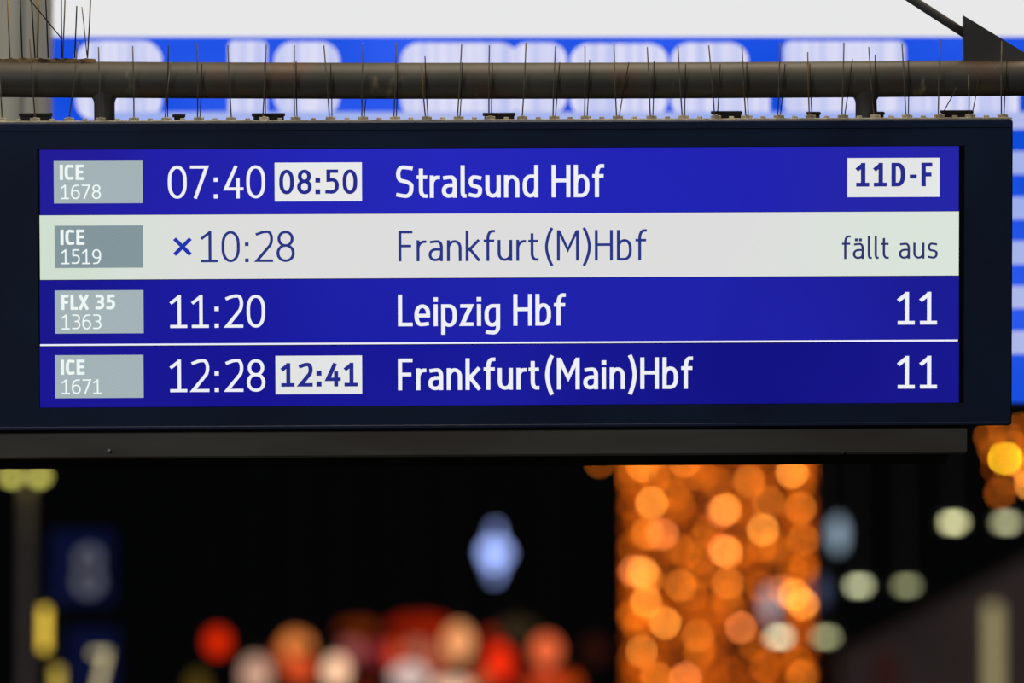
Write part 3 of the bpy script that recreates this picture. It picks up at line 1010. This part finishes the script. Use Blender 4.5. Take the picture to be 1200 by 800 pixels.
lamp(968, 746, (196, 198, 146), 2.8, 'pale lamp just right of the orange column foot')

def glow(name, px, py, rx, ry, Z, rgb, k, label, cat, stem=None, group=None):
    kk = .00015 * Z
    o = plane_xy(px, py, Z)
    e = empty(name, o, label, cat, group)
    m = emit(name + '_glow', rgb, k)
    v, f = sphere_geo((0, 0, 0), rx * kk, min(rx, ry) * kk, ry * kk, 20, 12)
    mesh_obj('globe', v, f, m, e, True)
    top = ry * kk
    v, f = merge([tube_geo([(0, 0, top * .97), (0, 0, top + .035)], .035, 10), tube_geo([(0, 0, top + .03), (0, 0, 7.52 - o.z)], .004, 5)])
    mesh_obj('hanger', v, f, cable_mat, e)
    return e
glow('oval_reflection', 982, 626, 9, 20, 27, (146, 166, 184), 1.15, 'bluish white oval reflection right of the orange column', 'lamp')  # the three ovals are reflections, put in as added glowing globes on cords
glow('oval_reflection', 963, 692, 8, 16, 27, (84, 96, 130), .7, 'faint grey blue oval reflection beside the middle lamps', 'lamp')
glow('oval_reflection', 903, 708, 9, 20, 27, (180, 184, 196), .8, 'whitish oval reflection in front of the orange column', 'lamp')

# dim building corner with a lit strip, lower right
wall_mat = surf('side_building_render', (96, 84, 84), (82, 70, 70), rough=.8, nscale=1.5)
def tri_wall():
    Z = 27.0
    pts = [plane_xy(1290, 610, Z), plane_xy(985, 770, Z), plane_xy(985, 900, Z), plane_xy(1290, 900, Z)]
    pts[2].z = pts[3].z = 0
    o = plane_xy(1100, 900, Z); o.z = 0
    V = [tuple(p - o) for p in pts] + [tuple(p - o + Vector((0, 1.6, 0))) for p in pts]
    e = empty('kiosk', o, 'dim grey brown kiosk with a sloping roof at lower right', 'kiosk')
    mesh_obj('gable_wall', V, [(0, 1, 2, 3), (7, 6, 5, 4), (0, 4, 5, 1), (1, 5, 6, 2), (2, 6, 7, 3), (3, 7, 4, 0)], emit_wall, e)
    A, B = plane_xy(1157, 880, Z, -.03) - o, plane_xy(1173, 708, Z, -.03) - o
    v, f = box_geo(A.x, B.x, A.y, A.y + .03, A.z, B.z, .004)
    s_ = mesh_obj('light_strip', v, f, emit('kiosk_strip', (150, 138, 100), 1.15), e)
    A, B = plane_xy(1025, 880, Z, -.02) - o, plane_xy(1052, 765, Z, -.02) - o
    v, f = box_geo(A.x, B.x, A.y, A.y + .02, A.z, B.z, .004)
    mesh_obj('red_panel', v, f, surf('red_panel', (110, 34, 18), (90, 28, 16), rough=.7), e)
emit_wall = wall_mat
tri_wall()
area_light('kiosk_area_light', P(1150, 560, 24.0), P(1130, 780, 27.0), 1.0, .4, 12, (1, .88, .84))  # area light aimed down at the kiosk wall

# ------------------------------------------------------------------ left: lamp post, signs, yellow lights
ZP = 24.0
kp = .00015 * ZP
base = plane_xy(31, 700, ZP); base.z = 0
lp = empty('lamp_post', base, 'twin headed lamp post at the far left, yellow green lamps', 'lamp post')
topz = plane_xy(31, 566, ZP).z
v, f = tube_geo([(0, 0, 0), (0, 0, topz)], 9 * kp, 16, 6 * kp)
mesh_obj('pole', v, f, surf('pole_paint', (216, 196, 190), (196, 182, 178), rough=.6), lp, True)
ym = emit('lamp_head_glow', (196, 190, 92), 3.6)
for dx in (-18, 14):
    v, f = sphere_geo((dx * kp, 0, topz + 8 * kp), 8 * kp, 8 * kp, 6 * kp, 14, 8)
    mesh_obj('lamp_head', v, f, ym, lp, True)
v, f = tube_geo([(-18 * kp, 0, topz + 14 * kp), (0, 0, topz + 4 * kp), (14 * kp, 0, topz + 14 * kp)], .012, 6)
mesh_obj('crossarm', v, f, cable_mat, lp)

sign_blue = surf('sign_blue', (34, 50, 128), (28, 42, 112), rough=.7, spec=.08)
sign_white = surf('sign_digit', (216, 222, 248), (200, 208, 240), rough=.6)
sign_cream = emit('sign_digit_cream', (170, 158, 118), 1.9)

def digit_sign(ch, x0, x1, y0, y1, dx0, dx1, dy0, dy1, wpx, Z, inkm, label, platem):
    kk = .00015 * Z
    o = plane_xy((x0 + x1) / 2, y1, Z)
    e = empty('platform_sign', o, label, 'sign')
    A, B = plane_xy(x0, y1, Z) - o, plane_xy(x1, y0, Z) - o
    v, f = box_geo(A.x, B.x, 0, .08, A.z, B.z, .006)
    mesh_obj('sign_plate', v, f, platem, e)
    A, B = plane_xy(dx0, dy1, Z) - o, plane_xy(dx1, dy0, Z) - o
    H = B.z - A.z
    parts = glyph_geo(ch, A.x, H, wpx * kk, -.004, A.z, (B.x - A.x) / (G[ch][0] * H))
    v, f = merge(parts)
    mesh_obj('digit', v, f, inkm, e)
    v, f = tube_geo([((x0 - x1) * .45 * kk, .1, -o.z), ((x0 - x1) * .45 * kk, .1, (y1 - y0) * kk)], .02, 8)
    mesh_obj('bracket', v, f, cable_mat, e)
digit_sign('8', 58, 133, 622, 708, 87, 121, 640, 698, 10, 21.5, sign_white, 'dark blue platform sign reading 8, right of the lamp post', sign_blue)
digit_sign('7', 76, 138, 736, 830, 106, 128, 762, 818, 7, 21.5, sign_cream, 'dark blue sign with cream 7 below the other sign', sign_blue)
area_light('sign_fill_light', P(70, 520, 18.6), P(80, 700, 22), .8, .3, 7.0, (1, .95, .92))  # added area light, brightens the platform signs and the lamp post

def tube_light(px, y0, y1, wpx, Z, rgb, k, label):
    kk = .00015 * Z
    o = plane_xy(px, y1, Z)
    e = empty('tube_light', o, label, 'light')
    h = (y1 - y0) * kk
    v, f = tube_geo([(0, 0, 0), (0, 0, h)], wpx / 2 * kk, 14)
    mesh_obj('tube', v, f, emit('tube_glow', rgb, k), e, True)
    for z0, z1 in ((-.05, 0), (h, h + .04)):
        v, f = tube_geo([(0, 0, z0), (0, 0, z1)], wpx / 2 * kk * 1.2, 14)
        mesh_obj('end_cap', v, f, cable_mat, e)
    v, f = tube_geo([(0, 0, -o.z), (0, 0, -.05)], .03, 8)
    mesh_obj('stand', v, f, cable_mat, e)
tube_light(52, 712, 762, 9, 21, (200, 168, 60), 2.5, 'upright yellow tube light against the lamp post')
tube_light(66, 782, 832, 13, 21.5, (160, 138, 56), 1.8, 'dimmer yellow tube light lower beside the cream 7')

# ------------------------------------------------------------------ row of market lanterns at the bottom
ZM = 28.0
km = .00015 * ZM
lan = [
 (255, 752, 12, 14, (190, 34, 2), 1.7, 'round deep red lantern, first of the glowing row', 0),
 (232, 803, 10, 14, (100, 80, 26), .8, 'dim olive yellow lantern below the first red one', .3),
 (300, 790, 16, 20, (206, 160, 136), 1.0, 'pale pinkish beige lantern beside the first red one', -.2),
 (347, 757, 17, 16, (220, 124, 60), 1.2, 'tan orange lantern high between the two pale ones', 0),
 (352, 784, 14, 14, (214, 78, 36), 1.2, 'orange red lantern hanging low under the tan one', -.1),
 (420, 737, 22, 9, (118, 44, 4), .9, 'wide dim brown orange lantern above the cream one', .4),
 (394, 786, 13, 17, (240, 190, 154), 1.5, 'cream white lantern glowing left of the crimson one', -.3),
 (412, 762, 14, 12, (164, 84, 80), .9, 'dusky pink lantern just behind the cream one', .2),
 (442, 764, 10, 12, (150, 42, 50), .9, 'small crimson lantern right of the cream one', .3),
 (492, 735, 34, 13, (158, 32, 4), .9, 'broad dark red lantern under the dark sky', .4),
 (463, 766, 9, 14, (214, 68, 28), 1.0, 'orange red lantern next to the crimson one', .1),
 (488, 762, 13, 12, (206, 110, 84), .9, 'salmon lantern above the greyish white one', .0),
 (480, 792, 20, 14, (214, 186, 178), 1.1, 'greyish white lantern low in the middle of the row', -.3),
 (537, 752, 15, 20, (228, 150, 96), 1.35, 'large peach orange lantern, tallest of the row', -.2),
 (530, 805, 22, 10, (238, 190, 160), 1.2, 'pale peach lantern cut by the frame below the tallest', -.35),
 (586, 776, 13, 20, (226, 42, 12), 1.4, 'vivid red lantern right of the peach one', .0),
 (563, 795, 10, 12, (206, 84, 44), 1.0, 'small orange lantern left of the vivid red one', .2),
 (605, 738, 22, 12, (54, 44, 28), .9, 'unlit looking olive lantern above the vivid red one', .5),
 (640, 762, 15, 17, (220, 96, 54), 1.35, 'round coral lantern near the end of the row', -.1),
 (640, 800, 20, 10, (214, 70, 34), 1.1, 'red orange lantern at the frame bottom under the coral one', .1),
 (668, 800, 10, 10, (200, 70, 8), 1.0, 'small amber lantern, last one lit at the bottom', .2),
 (697, 762, 13, 14, (50, 18, 12), .9, 'very dim dark red lantern left of the orange column', .3),
 (420, 800, 30, 8, (90, 26, 14), .9, 'dark red low lantern between the cream and white ones', .5),
 (578, 752, 12, 13, (168, 36, 12), .9, 'dull red lantern half behind the peach one', .6),
 (330, 772, 10, 16, (150, 44, 12), .9, 'dull rust red lantern at the left of the tan one', .5),
 (512, 775, 10, 18, (190, 90, 60), .9, 'muted salmon lantern between greyish white and peach ones', .6),
 (610, 800, 16, 14, (110, 22, 10), .9, 'dark red lantern low between vivid red and coral ones', .8),
]
for (px, py, rx, ry, rgb, k, lab, dz) in lan:
    glow('lantern', px, py, rx * 1.1, ry * 1.08, ZM + dz * 4, rgb, k, lab, 'lantern', group='glowing lanterns in a row at the bottom')
